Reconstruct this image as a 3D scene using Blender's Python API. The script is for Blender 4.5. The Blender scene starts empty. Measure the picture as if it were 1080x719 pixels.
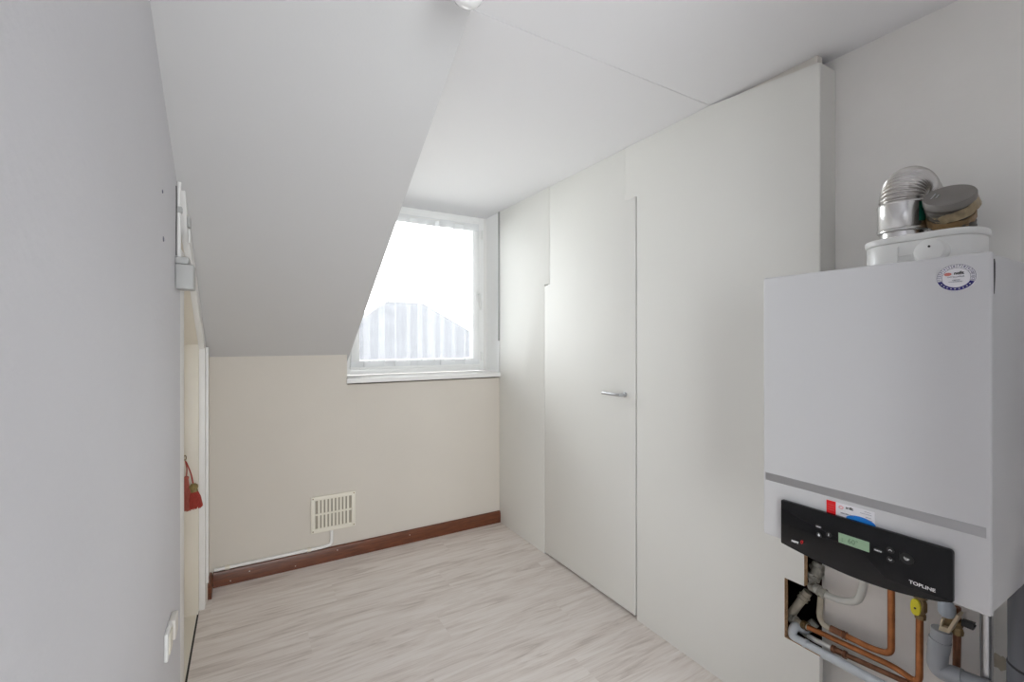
import bpy, bmesh, math, random
from mathutils import Vector, Matrix
random.seed(4)
PI = math.pi
S = bpy.context.scene
COL = S.collection

# ------------------------------------------------------------------ camera, sky, exposure
FPX, YAW, U0, V0, CAMZ = 480.0, math.radians(30.3), 540.0, 358.5, 1.35
cam = bpy.data.cameras.new('camera')
cam.sensor_width = 36.0
cam.lens = 36.0 * FPX / 1080.0
cam.shift_y = -1.0 / 1080.0
cam.clip_start = 0.02
camo = bpy.data.objects.new('camera', cam)
COL.objects.link(camo)
camo.location = (0, 0, CAMZ)
camo.rotation_euler = (PI / 2, 0, -YAW)
S.camera = camo

w = bpy.data.worlds.new('overcast_sky')
S.world = w
w.use_nodes = True
bg = w.node_tree.nodes['Background']
bg.inputs[0].default_value = (0.952, 0.955, 1.0, 1)
bg.inputs[1].default_value = 12.7

def portal(name, loc, rot, sx, sy):
    l = bpy.data.lights.new(name, 'AREA')
    l.shape = 'RECTANGLE'; l.size = sx; l.size_y = sy
    l.cycles.is_portal = True
    o = bpy.data.objects.new(name, l)
    o.location = loc; o.rotation_euler = rot
    COL.objects.link(o)
portal('sky_portal_dormer', (1.08, 3.27, 1.70), (-PI / 2, 0, 0), 1.06, 1.26)
REAR = -1.6
RX0, RX1, RZ0, RZ1 = -1.10, 0.80, 0.30, 2.10        # added landing window behind the viewpoint, for fill daylight
portal('sky_portal_added_window', ((RX0 + RX1) / 2, REAR - 0.16, (RZ0 + RZ1) / 2), (PI / 2, 0, 0), RX1 - RX0, RZ1 - RZ0)

vs = S.view_settings
vs.view_transform = 'Standard'; vs.look = 'None'
vs.exposure = 0.0; vs.gamma = 1.0
vs.use_curve_mapping = False
S.cycles.use_denoising = True
S.cycles.max_bounces = 16; S.cycles.diffuse_bounces = 10; S.cycles.glossy_bounces = 6
S.cycles.transparent_max_bounces = 24; S.cycles.transmission_bounces = 8
S.cycles.sample_clamp_indirect = 6.0
S.cycles.caustics_reflective = False; S.cycles.caustics_refractive = False

# ------------------------------------------------------------------ a photo pixel turned into a point on a plane
_c, _s = math.cos(YAW), math.sin(YAW)
def ray(u, v):
    r = (u - U0) / FPX
    return Vector((r * _c + _s, -r * _s + _c, -(v - V0) / FPX))
def PX(u, v, x):
    d = ray(u, v); return Vector((x, d.y * x / d.x, CAMZ + d.z * x / d.x))
def PY(u, v, y):
    d = ray(u, v); return Vector((d.x * y / d.y, y, CAMZ + d.z * y / d.y))

# ------------------------------------------------------------------ materials
def mat(name, col, rough=0.6, metal=0.0, spec=0.5, var=0.0, vscale=6.0, bump=0.0, bscale=80.0, coat=0.0, stretch=None):
    m = bpy.data.materials.new(name); m.use_nodes = True
    nt = m.node_tree; b = nt.nodes['Principled BSDF']
    b.inputs['Base Color'].default_value = (*col, 1)
    b.inputs['Roughness'].default_value = rough
    b.inputs['Metallic'].default_value = metal
    b.inputs['Specular IOR Level'].default_value = spec
    b.inputs['Coat Weight'].default_value = coat
    tc = nt.nodes.new('ShaderNodeTexCoord')
    src = tc.outputs['Object']
    if stretch:
        mp = nt.nodes.new('ShaderNodeMapping'); mp.inputs['Scale'].default_value = stretch
        nt.links.new(src, mp.inputs[0]); src = mp.outputs[0]
    if var > 0:
        n = nt.nodes.new('ShaderNodeTexNoise'); n.inputs['Scale'].default_value = vscale
        n.inputs['Detail'].default_value = 5
        nt.links.new(src, n.inputs['Vector'])
        cr = nt.nodes.new('ShaderNodeValToRGB')
        cr.color_ramp.elements[0].position = 0.3; cr.color_ramp.elements[1].position = 0.7
        cr.color_ramp.elements[0].color = (*[max(0, q * (1 - var)) for q in col], 1)
        cr.color_ramp.elements[1].color = (*[min(1, q * (1 + var)) for q in col], 1)
        nt.links.new(n.outputs['Fac'], cr.inputs[0]); nt.links.new(cr.outputs[0], b.inputs['Base Color'])
    if bump > 0:
        n2 = nt.nodes.new('ShaderNodeTexNoise'); n2.inputs['Scale'].default_value = bscale
        n2.inputs['Detail'].default_value = 4
        nt.links.new(src, n2.inputs['Vector'])
        bp = nt.nodes.new('ShaderNodeBump'); bp.inputs['Strength'].default_value = bump; bp.inputs['Distance'].default_value = 0.004
        nt.links.new(n2.outputs['Fac'], bp.inputs['Height']); nt.links.new(bp.outputs[0], b.inputs['Normal'])
    return m

M = {}
M['plaster'] = mat('white_plaster', (0.645, 0.64, 0.665), 0.75, var=0.02, vscale=2, bump=0.25, bscale=55)
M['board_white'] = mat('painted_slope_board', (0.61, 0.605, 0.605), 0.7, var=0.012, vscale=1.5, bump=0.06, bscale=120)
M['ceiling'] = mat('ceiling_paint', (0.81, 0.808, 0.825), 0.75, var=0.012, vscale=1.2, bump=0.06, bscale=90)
M['beige_wall'] = mat('beige_wallpaper', (0.645, 0.60, 0.538), 0.7, var=0.02, vscale=2, bump=0.08, bscale=140)
M['grey_wall'] = mat('stained_plaster', (0.87, 0.855, 0.825), 0.75, var=0.04, vscale=2.2, bump=0.2, bscale=40)
M['closet'] = mat('cream_closet_lacquer', (0.785, 0.78, 0.745), 0.62, spec=0.22, var=0.008, vscale=2, bump=0.02, bscale=200)
M['door_cream'] = mat('cream_door_paint', (0.76, 0.71, 0.62), 0.45, var=0.015)
M['trim_white'] = mat('white_trim_paint', (0.82, 0.81, 0.79), 0.4)
M['trim_cream'] = mat('cream_trim_paint', (0.74, 0.71, 0.66), 0.5)
M['backing'] = mat('stained_backing_board', (0.83, 0.80, 0.77), 0.6, var=0.05, vscale=7)
M['gap_shade'] = mat('shadow_gap_paint', (0.36, 0.36, 0.34), 0.7)  # shade of the open reveal gap put into the colour
M['upvc'] = mat('white_window_plastic', (0.90, 0.90, 0.89), 0.3)
M['dark'] = mat('dark_void', (0.03, 0.028, 0.025), 0.9)
M['dark_red'] = mat('dark_reddish_board', (0.07, 0.03, 0.025), 0.9)
M['rubber'] = mat('black_gasket', (0.02, 0.02, 0.02), 0.6)
M['cut_edge'] = mat('raw_chipboard_edge', (0.42, 0.27, 0.15), 0.9, var=0.3, vscale=150)
M['skirting'] = mat('varnished_red_brown_wood', (0.135, 0.040, 0.015), 0.35, var=0.35, vscale=14, stretch=(1.0, 12, 12))
M['cream_plastic'] = mat('cream_plastic', (0.80, 0.76, 0.66), 0.4)
M['slot_shade'] = mat('shaded_slot_backing', (0.40, 0.365, 0.30), 0.9)  # shade inside the grille slots put into the colour
M['boiler'] = mat('white_boiler_enamel', (0.64, 0.64, 0.65), 0.32, spec=0.5)
M['silver'] = mat('brushed_silver', (0.50, 0.50, 0.51), 0.28, metal=0.9)
M['black_gloss'] = mat('black_gloss_plastic', (0.008, 0.008, 0.009), 0.10, spec=0.28)
M['black_key'] = mat('black_satin_key', (0.008, 0.008, 0.008), 0.3)
M['black'] = mat('black_plastic', (0.015, 0.015, 0.016), 0.45)
M['lcd'] = mat('green_lcd', (0.30, 0.44, 0.29), 0.3)
M['lcd_dark'] = mat('lcd_segment', (0.10, 0.17, 0.11), 0.4)
M['print_white'] = mat('white_print', (0.85, 0.85, 0.85), 0.4)
M['print_dark'] = mat('dark_print', (0.03, 0.03, 0.03), 0.5)
M['print_grey'] = mat('grey_print', (0.22, 0.22, 0.27), 0.5)
M['print_red'] = mat('red_print', (0.80, 0.01, 0.015), 0.4)
M['print_pink'] = mat('faded_red_print', (0.62, 0.20, 0.17), 0.5)
M['print_blue'] = mat('blue_print', (0.005, 0.22, 0.72), 0.4)
M['print_navy'] = mat('navy_print', (0.025, 0.02, 0.17), 0.4)
M['sticker'] = mat('white_sticker', (0.80, 0.79, 0.82), 0.4)
M['white_plastic'] = mat('white_plastic', (0.82, 0.82, 0.80), 0.3)
M['alu'] = mat('polished_aluminium', (0.74, 0.73, 0.72), 0.24, metal=1.0, var=0.05, vscale=18)
M['alu_rib'] = mat('ribbed_aluminium', (0.60, 0.58, 0.56), 0.27, metal=1.0)
M['steel'] = mat('dull_steel', (0.55, 0.56, 0.58), 0.35, metal=1.0)
M['green_label'] = mat('green_label', (0.01, 0.20, 0.13), 0.4)
M['cap_grey'] = mat('grey_brown_cap', (0.22, 0.205, 0.19), 0.55, var=0.08, vscale=20)
M['cap_dark'] = mat('dark_brown_wrap', (0.085, 0.075, 0.062), 0.35, var=0.2, vscale=30)
M['tape'] = mat('brown_parcel_tape', (0.28, 0.175, 0.080), 0.32, var=0.2, vscale=30, bump=0.6, bscale=90)
M['tape_light'] = mat('creased_tape', (0.32, 0.25, 0.15), 0.32, var=0.3, vscale=60)
M['copper'] = mat('copper', (0.40, 0.155, 0.06), 0.36, metal=0.85, var=0.25, vscale=30)
M['copper_dark'] = mat('tarnished_copper', (0.25, 0.115, 0.065), 0.45, metal=0.7, var=0.3, vscale=40)
M['brass'] = mat('tarnished_brass', (0.26, 0.185, 0.095), 0.45, metal=0.8, var=0.25, vscale=60)
M['yellow'] = mat('yellow_gas_tap', (0.75, 0.66, 0.02), 0.4)
M['pipe_white'] = mat('off_white_plastic_pipe', (0.60, 0.60, 0.565), 0.4)
M['pipe_beige'] = mat('beige_painted_pipe', (0.55, 0.50, 0.40), 0.5, var=0.1, vscale=40)
M['fitting_grey'] = mat('dirty_grey_fitting', (0.42, 0.41, 0.36), 0.45, metal=0.2, var=0.25, vscale=70)
M['pvc_light'] = mat('light_grey_pvc', (0.60, 0.64, 0.68), 0.35, var=0.06, vscale=40)
M['pvc'] = mat('grey_pvc', (0.30, 0.315, 0.34), 0.35)
M['pvc_mid'] = mat('blue_grey_pvc', (0.36, 0.40, 0.45), 0.3)
M['pvc_dark'] = mat('dark_grey_pvc', (0.10, 0.107, 0.125), 0.4)
M['tan'] = mat('tan_plastic_clip', (0.52, 0.43, 0.30), 0.5)
M['tassel_red'] = mat('red_silk_threads', (0.34, 0.035, 0.022), 0.7, var=0.3, vscale=60, stretch=(6, 6, 0.6))
M['tassel_faded'] = mat('faded_red_silk_threads', (0.40, 0.10, 0.07), 0.7, var=0.25, vscale=60, stretch=(6, 6, 0.6))
M['gold'] = mat('old_gold_cord', (0.22, 0.16, 0.05), 0.6, var=0.3, vscale=120)
M['box_grey'] = mat('grey_white_box', (0.45, 0.45, 0.44), 0.5)
M['opal'] = mat('opal_glass', (0.90, 0.90, 0.90), 0.08, coat=0.5)
M['house_wall'] = mat('pale_render', (0.75, 0.72, 0.68), 0.9, var=0.05)
M['roof'] = mat('dark_roof_tiles', (0.03, 0.03, 0.035), 0.8, var=0.2, vscale=3)
M['ground'] = mat('garden_ground', (0.60, 0.60, 0.57), 0.95, var=0.3, vscale=0.4)

def glass_mat():
    m = bpy.data.materials.new('window_glass'); m.use_nodes = True
    nt = m.node_tree; nt.nodes.clear()
    o = nt.nodes.new('ShaderNodeOutputMaterial'); mx = nt.nodes.new('ShaderNodeMixShader')
    t = nt.nodes.new('ShaderNodeBsdfTransparent'); t.inputs[0].default_value = (0.94, 0.96, 0.95, 1)
    g = nt.nodes.new('ShaderNodeBsdfGlossy'); g.inputs['Roughness'].default_value = 0.02
    f = nt.nodes.new('ShaderNodeFresnel'); f.inputs[0].default_value = 1.45
    nt.links.new(f.outputs[0], mx.inputs[0]); nt.links.new(t.outputs[0], mx.inputs[1]); nt.links.new(g.outputs[0], mx.inputs[2])
    nt.links.new(mx.outputs[0], o.inputs[0])
    return m
M['glass'] = glass_mat()

def net_mat(name, see, tl=0.6, k=0.8):
    m = bpy.data.materials.new(name); m.use_nodes = True
    nt = m.node_tree; nt.nodes.clear()
    o = nt.nodes.new('ShaderNodeOutputMaterial')
    t = nt.nodes.new('ShaderNodeBsdfTransparent')
    d = nt.nodes.new('ShaderNodeBsdfDiffuse'); d.inputs[0].default_value = (0.86 * k, 0.87 * k, 0.88 * k, 1)
    tr = nt.nodes.new('ShaderNodeBsdfTranslucent'); tr.inputs[0].default_value = (0.88 * k, 0.89 * k, 0.90 * k, 1)
    a = nt.nodes.new('ShaderNodeMixShader'); a.inputs[0].default_value = tl
    nt.links.new(d.outputs[0], a.inputs[1]); nt.links.new(tr.outputs[0], a.inputs[2])
    b = nt.nodes.new('ShaderNodeMixShader'); b.inputs[0].default_value = see
    nt.links.new(a.outputs[0], b.inputs[1]); nt.links.new(t.outputs[0], b.inputs[2])
    nt.links.new(b.outputs[0], o.inputs[0])
    return m
M['net'] = net_mat('sheer_voile', 0.87)
M['net_dense'] = net_mat('voile_hem', 0.05, 0.17, 0.95)

def floor_mat():
    m = bpy.data.materials.new('whitewashed_oak_laminate'); m.use_nodes = True
    nt = m.node_tree; L = nt.links; b = nt.nodes['Principled BSDF']
    tc = nt.nodes.new('ShaderNodeTexCoord')
    sep = nt.nodes.new('ShaderNodeSeparateXYZ'); L.new(tc.outputs['Object'], sep.inputs[0])
    PW, PL = 0.192, 1.28
    def mth(op, a, bb=None):
        n = nt.nodes.new('ShaderNodeMath'); n.operation = op
        for i, q in enumerate((a, bb)):
            if q is None: continue
            if isinstance(q, (int, float)): n.inputs[i].default_value = q
            else: L.new(q, n.inputs[i])
        return n.outputs[0]
    row = mth('FLOOR', mth('DIVIDE', sep.outputs['Y'], PW))
    off = mth('MULTIPLY', row, 0.437)
    colm = mth('FLOOR', mth('ADD', mth('DIVIDE', sep.outputs['X'], PL), off))
    idv = nt.nodes.new('ShaderNodeCombineXYZ'); L.new(row, idv.inputs[0]); L.new(colm, idv.inputs[1])
    wn = nt.nodes.new('ShaderNodeTexWhiteNoise'); L.new(idv.outputs[0], wn.inputs['Vector'])
    shift = nt.nodes.new('ShaderNodeVectorMath'); shift.operation = 'SCALE'; L.new(wn.outputs['Color'], shift.inputs[0]); shift.inputs['Scale'].default_value = 9.0
    add = nt.nodes.new('ShaderNodeVectorMath'); add.operation = 'ADD'; L.new(tc.outputs['Object'], add.inputs[0]); L.new(shift.outputs[0], add.inputs[1])
    # broad wavy figure
    mp = nt.nodes.new('ShaderNodeMapping'); mp.inputs['Scale'].default_value = (1.5, 13.0, 1.0); L.new(add.outputs[0], mp.inputs[0])
    n1 = nt.nodes.new('ShaderNodeTexNoise'); n1.inputs['Scale'].default_value = 1.6; n1.inputs['Detail'].default_value = 6; n1.inputs['Roughness'].default_value = 0.62; n1.inputs['Distortion'].default_value = 1.1
    L.new(mp.outputs[0], n1.inputs['Vector'])
    # fine grain
    mp2 = nt.nodes.new('ShaderNodeMapping'); mp2.inputs['Scale'].default_value = (3.0, 70.0, 1.0); L.new(add.outputs[0], mp2.inputs[0])
    n2 = nt.nodes.new('ShaderNodeTexNoise'); n2.inputs['Scale'].default_value = 2.0; n2.inputs['Detail'].default_value = 5
    L.new(mp2.outputs[0], n2.inputs['Vector'])
    f = mth('ADD', mth('MULTIPLY', n1.outputs['Fac'], 0.75), mth('MULTIPLY', n2.outputs['Fac'], 0.25))
    cr = nt.nodes.new('ShaderNodeValToRGB'); e = cr.color_ramp.elements
    e[0].position = 0.30; e[0].color = (0.50, 0.435, 0.395, 1)
    e[1].position = 0.70; e[1].color = (0.82, 0.775, 0.745, 1)
    k = e.new(0.45); k.color = (0.69, 0.625, 0.58, 1)
    k = e.new(0.55); k.color = (0.765, 0.71, 0.67, 1)
    L.new(f, cr.inputs[0])
    L.new(cr.outputs[0], b.inputs['Base Color'])
    b.inputs['Roughness'].default_value = 0.42
    b.inputs['Specular IOR Level'].default_value = 0.4
    return m
M['floor'] = floor_mat()

# ------------------------------------------------------------------ mesh helpers
def box(bm, p0, p1, bev=0.0, seg=2, mi=0):
    x0, y0, z0 = p0; x1, y1, z1 = p1
    vs_ = [bm.verts.new(q) for q in ((x0,y0,z0),(x1,y0,z0),(x1,y1,z0),(x0,y1,z0),(x0,y0,z1),(x1,y0,z1),(x1,y1,z1),(x0,y1,z1))]
    fs = [bm.faces.new([vs_[i] for i in q]) for q in ((0,3,2,1),(4,5,6,7),(0,1,5,4),(1,2,6,5),(2,3,7,6),(3,0,4,7))]
    for f in fs: f.material_index = mi
    if bev > 0:
        ed = list({e for f in fs for e in f.edges})
        bmesh.ops.bevel(bm, geom=ed, offset=bev, segments=seg, profile=0.5, affect='EDGES')

def prism(bm, pts, vec, mi=0, bev=0.0):
    """polygon of 3-D points extruded by a vector"""
    vec = Vector(vec)
    a = [bm.verts.new(Vector(p)) for p in pts]
    b = [bm.verts.new(Vector(p) + vec) for p in pts]
    n = len(pts); fs = [bm.faces.new(a), bm.faces.new(list(reversed(b)))]
    for i in range(n):
        fs.append(bm.faces.new((a[i], b[i], b[(i+1) % n], a[(i+1) % n])))
    bmesh.ops.recalc_face_normals(bm, faces=fs)
    for f in fs: f.material_index = mi
    if bev > 0:
        ed = list(fs[0].edges) + list(fs[1].edges)
        bmesh.ops.bevel(bm, geom=ed, offset=bev, segments=2, profile=0.5, affect='EDGES')
    return fs

def smooth_path(pts, n=8):
    """Catmull-Rom through the points"""
    P = [Vector(p) for p in pts]
    if len(P) < 3: return P
    Q = [P[0] * 2 - P[1]] + P + [P[-1] * 2 - P[-2]]
    out = []
    for i in range(1, len(Q) - 2):
        p0, p1, p2, p3 = Q[i-1], Q[i], Q[i+1], Q[i+2]
        for k in range(n):
            t = k / n
            out.append(0.5 * ((2*p1) + (p2-p0)*t + (2*p0-5*p1+4*p2-p3)*t*t + (3*p1-p0-3*p2+p3)*t**3))
    out.append(P[-1]); return out

def round_path(pts, r, n=7):
    """polyline with its corners rounded to radius r"""
    P = [Vector(p) for p in pts]; out = [P[0]]
    for i in range(1, len(P) - 1):
        a, b, c = P[i-1], P[i], P[i+1]
        d1 = (a - b); d2 = (c - b)
        l = min(r, d1.length * 0.48, d2.length * 0.48)
        s, e = b + d1.normalized() * l, b + d2.normalized() * l
        for k in range(n + 1):
            t = k / n
            out.append(s * (1-t)**2 + b * 2 * t * (1-t) + e * t * t)
    out.append(P[-1]); return out

def tube(bm, path, r, seg=16, mi=0, cap=True, radii=None):
    path = [Vector(p) for p in path]
    n = len(path); rings = []
    t0 = (path[1] - path[0]).normalized()
    up = Vector((0, 0, 1)) if abs(t0.z) < 0.9 else Vector((0, 1, 0))
    nrm = (up - t0 * up.dot(t0)).normalized()
    prev = t0
    for i, p in enumerate(path):
        if i == 0: t = t0
        elif i == n - 1: t = (path[i] - path[i-1]).normalized()
        else: t = ((path[i+1] - path[i]).normalized() + (path[i] - path[i-1]).normalized()).normalized()
        ax = prev.cross(t)
        if ax.length > 1e-6:
            nrm = Matrix.Rotation(prev.angle(t), 3, ax.normalized()) @ nrm
        nrm = (nrm - t * nrm.dot(t)).normalized(); prev = t
        bi = t.cross(nrm); rr = radii[i] if radii else r
        rings.append([bm.verts.new(p + (nrm * math.cos(2*PI*k/seg) + bi * math.sin(2*PI*k/seg)) * rr) for k in range(seg)])
    for i in range(n - 1):
        for k in range(seg):
            f = bm.faces.new((rings[i][k], rings[i][(k+1) % seg], rings[i+1][(k+1) % seg], rings[i+1][k]))
            f.smooth = True; f.material_index = mi
    if cap:
        f = bm.faces.new(list(reversed(rings[0]))); f.material_index = mi
        f = bm.faces.new(rings[-1]); f.material_index = mi

def lathe(bm, origin, axis, prof, seg=32, mi=0):
    """profile [(distance along axis, radius)] turned round an axis"""
    o, a = Vector(origin), Vector(axis).normalized()
    up = Vector((0, 0, 1)) if abs(a.z) < 0.9 else Vector((0, 1, 0))
    n = (up - a * up.dot(a)).normalized(); b = a.cross(n)
    rings = []
    for h, r in prof:
        if r < 1e-6: rings.append([bm.verts.new(o + a * h)])
        else: rings.append([bm.verts.new(o + a * h + (n * math.cos(2*PI*k/seg) + b * math.sin(2*PI*k/seg)) * r) for k in range(seg)])
    fs = []
    for A, B in zip(rings[:-1], rings[1:]):
        if len(A) == 1 and len(B) == 1: continue
        for k in range(seg):
            k2 = (k + 1) % seg
            if len(A) == 1: q = (A[0], B[k2], B[k])
            elif len(B) == 1: q = (A[k], A[k2], B[0])
            else: q = (A[k], A[k2], B[k2], B[k])
            fs.append(bm.faces.new(q))
    if len(rings[0]) > 1: fs.append(bm.faces.new(list(reversed(rings[0]))))
    if len(rings[-1]) > 1: fs.append(bm.faces.new(rings[-1]))
    for f in fs: f.material_index = mi; f.smooth = len(f.verts) <= 4
    bmesh.ops.recalc_face_normals(bm, faces=fs)

def obj(name, bm, mats, parent=None, sharp=35):
    me = bpy.data.meshes.new(name); bm.to_mesh(me); bm.free()
    if not isinstance(mats, (list, tuple)): mats = [mats]
    for q in mats: me.materials.append(M[q])
    o = bpy.data.objects.new(name, me); COL.objects.link(o)
    if sharp:
        me.set_sharp_from_angle(angle=math.radians(sharp))
    if parent:
        o.parent = parent
        o.matrix_parent_inverse = Matrix.Translation(parent.location).inverted()
    return o

def thing(name, label, cat, loc, group=None):
    o = bpy.data.objects.new(name, None); COL.objects.link(o); o.location = loc
    o.empty_display_size = 0.05
    o['label'] = label; o['category'] = cat
    if group: o['group'] = group
    return o
def tag(o, label, cat, group=None):
    o['label'] = label; o['category'] = cat
    if group: o['group'] = group
    return o
def struct(name, bm, mats, parent=None):
    o = obj(name, bm, mats, parent)
    if not parent: o['kind'] = 'structure'
    return o
def BM(): return bmesh.new()

def text(name, body, size, loc, right, up, m, parent, align='CENTER', squeeze=1.0, bold=0.0):
    """raised lettering: a text turned into a thin mesh"""
    cu = bpy.data.curves.new(name, 'FONT'); cu.body = body; cu.size = size
    cu.align_x = align; cu.align_y = 'CENTER'; cu.extrude = 0.0002; cu.offset = bold
    tmp = bpy.data.objects.new(name, cu); COL.objects.link(tmp)
    dg = bpy.context.evaluated_depsgraph_get(); dg.update()
    me = bpy.data.meshes.new_from_object(tmp.evaluated_get(dg))
    bpy.data.objects.remove(tmp); bpy.data.curves.remove(cu)
    R, U = Vector(right).normalized(), Vector(up).normalized(); N = R.cross(U)
    for v in me.vertices:
        c = v.co.copy(); v.co = Vector(loc) + R * c.x * squeeze + U * c.y + N * c.z
    me.name = name; me.materials.clear(); me.materials.append(M[m])
    o = bpy.data.objects.new(name, me); COL.objects.link(o)
    o.parent = parent
    o.matrix_parent_inverse = Matrix.Translation(parent.location).inverted()
    return o

# ================================================================== THE ROOM
XL, XP, XW = -0.203, 1.629, 1.728        # left wall, closet front, wall behind the boiler
YB, YW, ZC = 2.975, 3.20, 2.305          # knee wall, window wall, ceiling
YS, ZK = 1.187, 1.258                    # where the slope meets ceiling / knee wall
XD = 0.56                                # cheek of the dormer
K = (ZC - ZK) / (YB - YS)
def zs(y): return ZC - K * (y - YS)

bm = BM(); box(bm, (-0.32, -0.1, -0.12), (2.5, 3.4, 0.0)); box(bm, (-1.5, REAR - 0.1, -0.12), (2.5, -0.1, 0.0)); box(bm, (-1.0, 1.3, -0.12), (-0.32, 3.4, 0.0)); struct('floor', bm, 'floor')

bm = BM()
box(bm, (-1.5, REAR - 0.1, ZC), (2.5, -0.1, ZC + 0.15)); box(bm, (-0.33, -0.1, ZC), (2.5, YS + 0.0058, ZC + 0.15))
box(bm, (XD - 0.044, YS + 0.0075, ZC - 0.0005), (2.5, 3.5, ZC + 0.15))
box(bm, (-0.6, YS - 0.05, ZC + 0.02), (2.5, YS + 0.03, ZC + 0.15))
struct('ceiling', bm, 'ceiling')

# the sloping roof board, with the triangular side of the dormer
bm = BM()
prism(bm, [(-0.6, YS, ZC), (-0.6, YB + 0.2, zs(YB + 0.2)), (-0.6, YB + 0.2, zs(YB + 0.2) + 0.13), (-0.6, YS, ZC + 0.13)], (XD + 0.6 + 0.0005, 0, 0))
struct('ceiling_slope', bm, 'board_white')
bm = BM()
prism(bm, [(XD - 0.044, YS + 0.002, ZC), (XD - 0.044, YW + 0.15, zs(YW + 0.15)), (XD - 0.044, YW + 0.15, ZC)], (0.044, 0, 0))
struct('wall_dormer', bm, 'trim_white')

# knee wall below the slope and the window
bm = BM()
box(bm, (-0.6, YB, 0.0), (0.545, YB + 0.2, ZK + 0.02))
box(bm, (0.545, YB, 0.0), (XP + 0.1, YB + 0.2, 1.07))
# wallpaper seams: a slightly lapped strip
box(bm, (0.60, YB - 0.0009, 0.0), (1.24, YB, 1.065))
box(bm, (0.20, YB - 0.0009, 0.0), (0.42, YB, ZK))
struct('wall_back', bm, 'beige_wall')

# window wall round the casement
bm = BM()
box(bm, (XD - 0.044, YW, 0.0), (XD + 0.02, YW + 0.2, 2.6)); box(bm, (0.40, YW, 0.0), (XD - 0.044, YW + 0.2, 1.15))
box(bm, (1.612, YW, 0.0), (2.5, YW + 0.2, 2.6))
box(bm, (0.40, YW, 0.0), (2.5, YW + 0.2, 1.085))
box(bm, (XD - 0.044, YW, 2.302), (2.5, YW + 0.2, 2.6))
struct('wall_window', bm, 'trim_white')

# left wall: plaster in front, low doorway with a slanted head, stub behind
bm = BM()
prism(bm, [(XL, -0.14, 0), (XL, 1.998, 0), (XL, 1.998, zs(1.998)), (XL, YS, ZC), (XL, -0.14, ZC)], (-0.12, 0, 0))
struct('wall_left', bm, 'plaster')
bm = BM()
YJ = 2.712
prism(bm, [(XL, 2.002, zs(2.0) - 0.05), (XL, 2.002, zs(2.0)), (XL, YB, ZK), (XL, YB, 0), (XL, YJ + 0.055, 0), (XL, YJ + 0.055, zs(YJ + 0.055) - 0.05)], (-0.12, 0, 0))
prism(bm, [(-0.172, YJ + 0.12, 0), (-0.172, YJ + 0.12, zs(YJ + 0.12) - 0.03), (-0.172, YB, ZK - 0.0), (-0.172, YB, 0)], (-0.035, 0, 0))
struct('wall_left_stub', bm, 'beige_wall')

# closet front on the right: three panels with thin joints, end post, notch for the pipes
GAP = 0.0035
YD0, YD1, YT0, YT1 = 1.603, 2.383, 1.674, 2.324
TH = 0.021
N1y, N2y, N2t, N2b, YE = 0.830, 0.895, 0.518, 0.310, 0.782
bm = BM()
prism(bm, [(XP, YD1 + GAP/2, 0.0), (XP, YB - 0.001, 0.0), (XP, YB - 0.001, ZC), (XP, YT1 + GAP/2, ZC), (XP, YT1 + GAP/2, 1.70), (XP, YD1 + GAP/2, 1.70)], (TH, 0, 0), bev=0.0012)
struct('wall_closet_far', bm, 'closet')
bm = BM()
right = [(YD0 - 0.010, 0.0), (YE, 0.0), (YE, N2b), (N2y, N2b), (N2y, N2t), (N1y, N2t), (N1y, 0.93), (YE, 0.93), (YE, 2.264), (1.20, ZC - 0.001), (YT0 - GAP/2, ZC - 0.001), (YT0 - GAP/2, 2.045), (YD0 - 0.010, 2.045)]
fs = prism(bm, [(XP, y, z) for y, z in right], (TH, 0, 0))
for f in fs:
    c = f.calc_center_median()
    if abs(c.x - XP - TH/2) < 1e-4 and (0.25 < c.z < 1.0) and c.y < 0.9: f.material_index = 1
box(bm, (XP + TH, YE, 0.93), (XW, YE + 0.022, 2.262), 0.001)
box(bm, (XP + 0.002, YE - 0.002, 0.93), (XW, YE + 0.001, 2.262))
struct('wall_closet_near', bm, ['closet', 'cut_edge'])
bm = BM()
prism(bm, [(XP + 0.001, YD0 + 0.003, 0.013), (XP + 0.001, YD1 - GAP/2, 0.013), (XP + 0.001, YD1 - GAP/2, 1.688), (XP + 0.001, YT1 - GAP/2, 1.70), (XP + 0.001, YT1 - GAP/2, ZC - 0.001), (XP + 0.001, YT0 + GAP/2, ZC - 0.001), (XP + 0.001, YT0 + GAP/2, 2.05), (XP + 0.001, YD0 + 0.003, 2.05)], (TH, 0, 0), bev=0.0012)
door = struct('door_1', bm, 'closet')
# lever handle
hy = 1.672; hz = 1.079
bm = BM()
lathe(bm, (XP + 0.001, hy, hz), (-1, 0, 0), [(0, 0.0), (0, 0.013), (0.004, 0.013), (0.005, 0.0085), (0.044, 0.0085), (0.048, 0.006), (0.049, 0)], 20)
tube(bm, round_path([(XP - 0.038, hy - 0.002, hz), (XP - 0.046, hy + 0.02, hz), (XP - 0.046, hy + 0.115, hz)], 0.015), 0.0075, 14)
obj('door_handle', bm, 'steel', door)

# wooden strip between the closet top and the ceiling
bm = BM()
prism(bm, [(XP + 0.025, 0.80, 2.262), (XP + 0.025, 0.80, ZC), (XP + 0.025, 1.19, ZC), (XP + 0.025, 1.10, 2.285)], (0.03, 0, 0))
prism(bm, [(XP + 0.002, 0.90, 2.272), (XP + 0.012, 0.90, 2.281), (XP + 0.025, 0.90, 2.285), (XP + 0.025, 0.90, 2.268)], (0, 0.28, 0.02))
struct('trim_1', bm, 'trim_cream')
# upright strip painted grey as the shadow gap at the dormer reveal
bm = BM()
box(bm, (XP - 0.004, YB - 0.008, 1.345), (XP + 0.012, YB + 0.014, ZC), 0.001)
struct('trim_gap_shade', bm, 'gap_shade')
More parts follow.
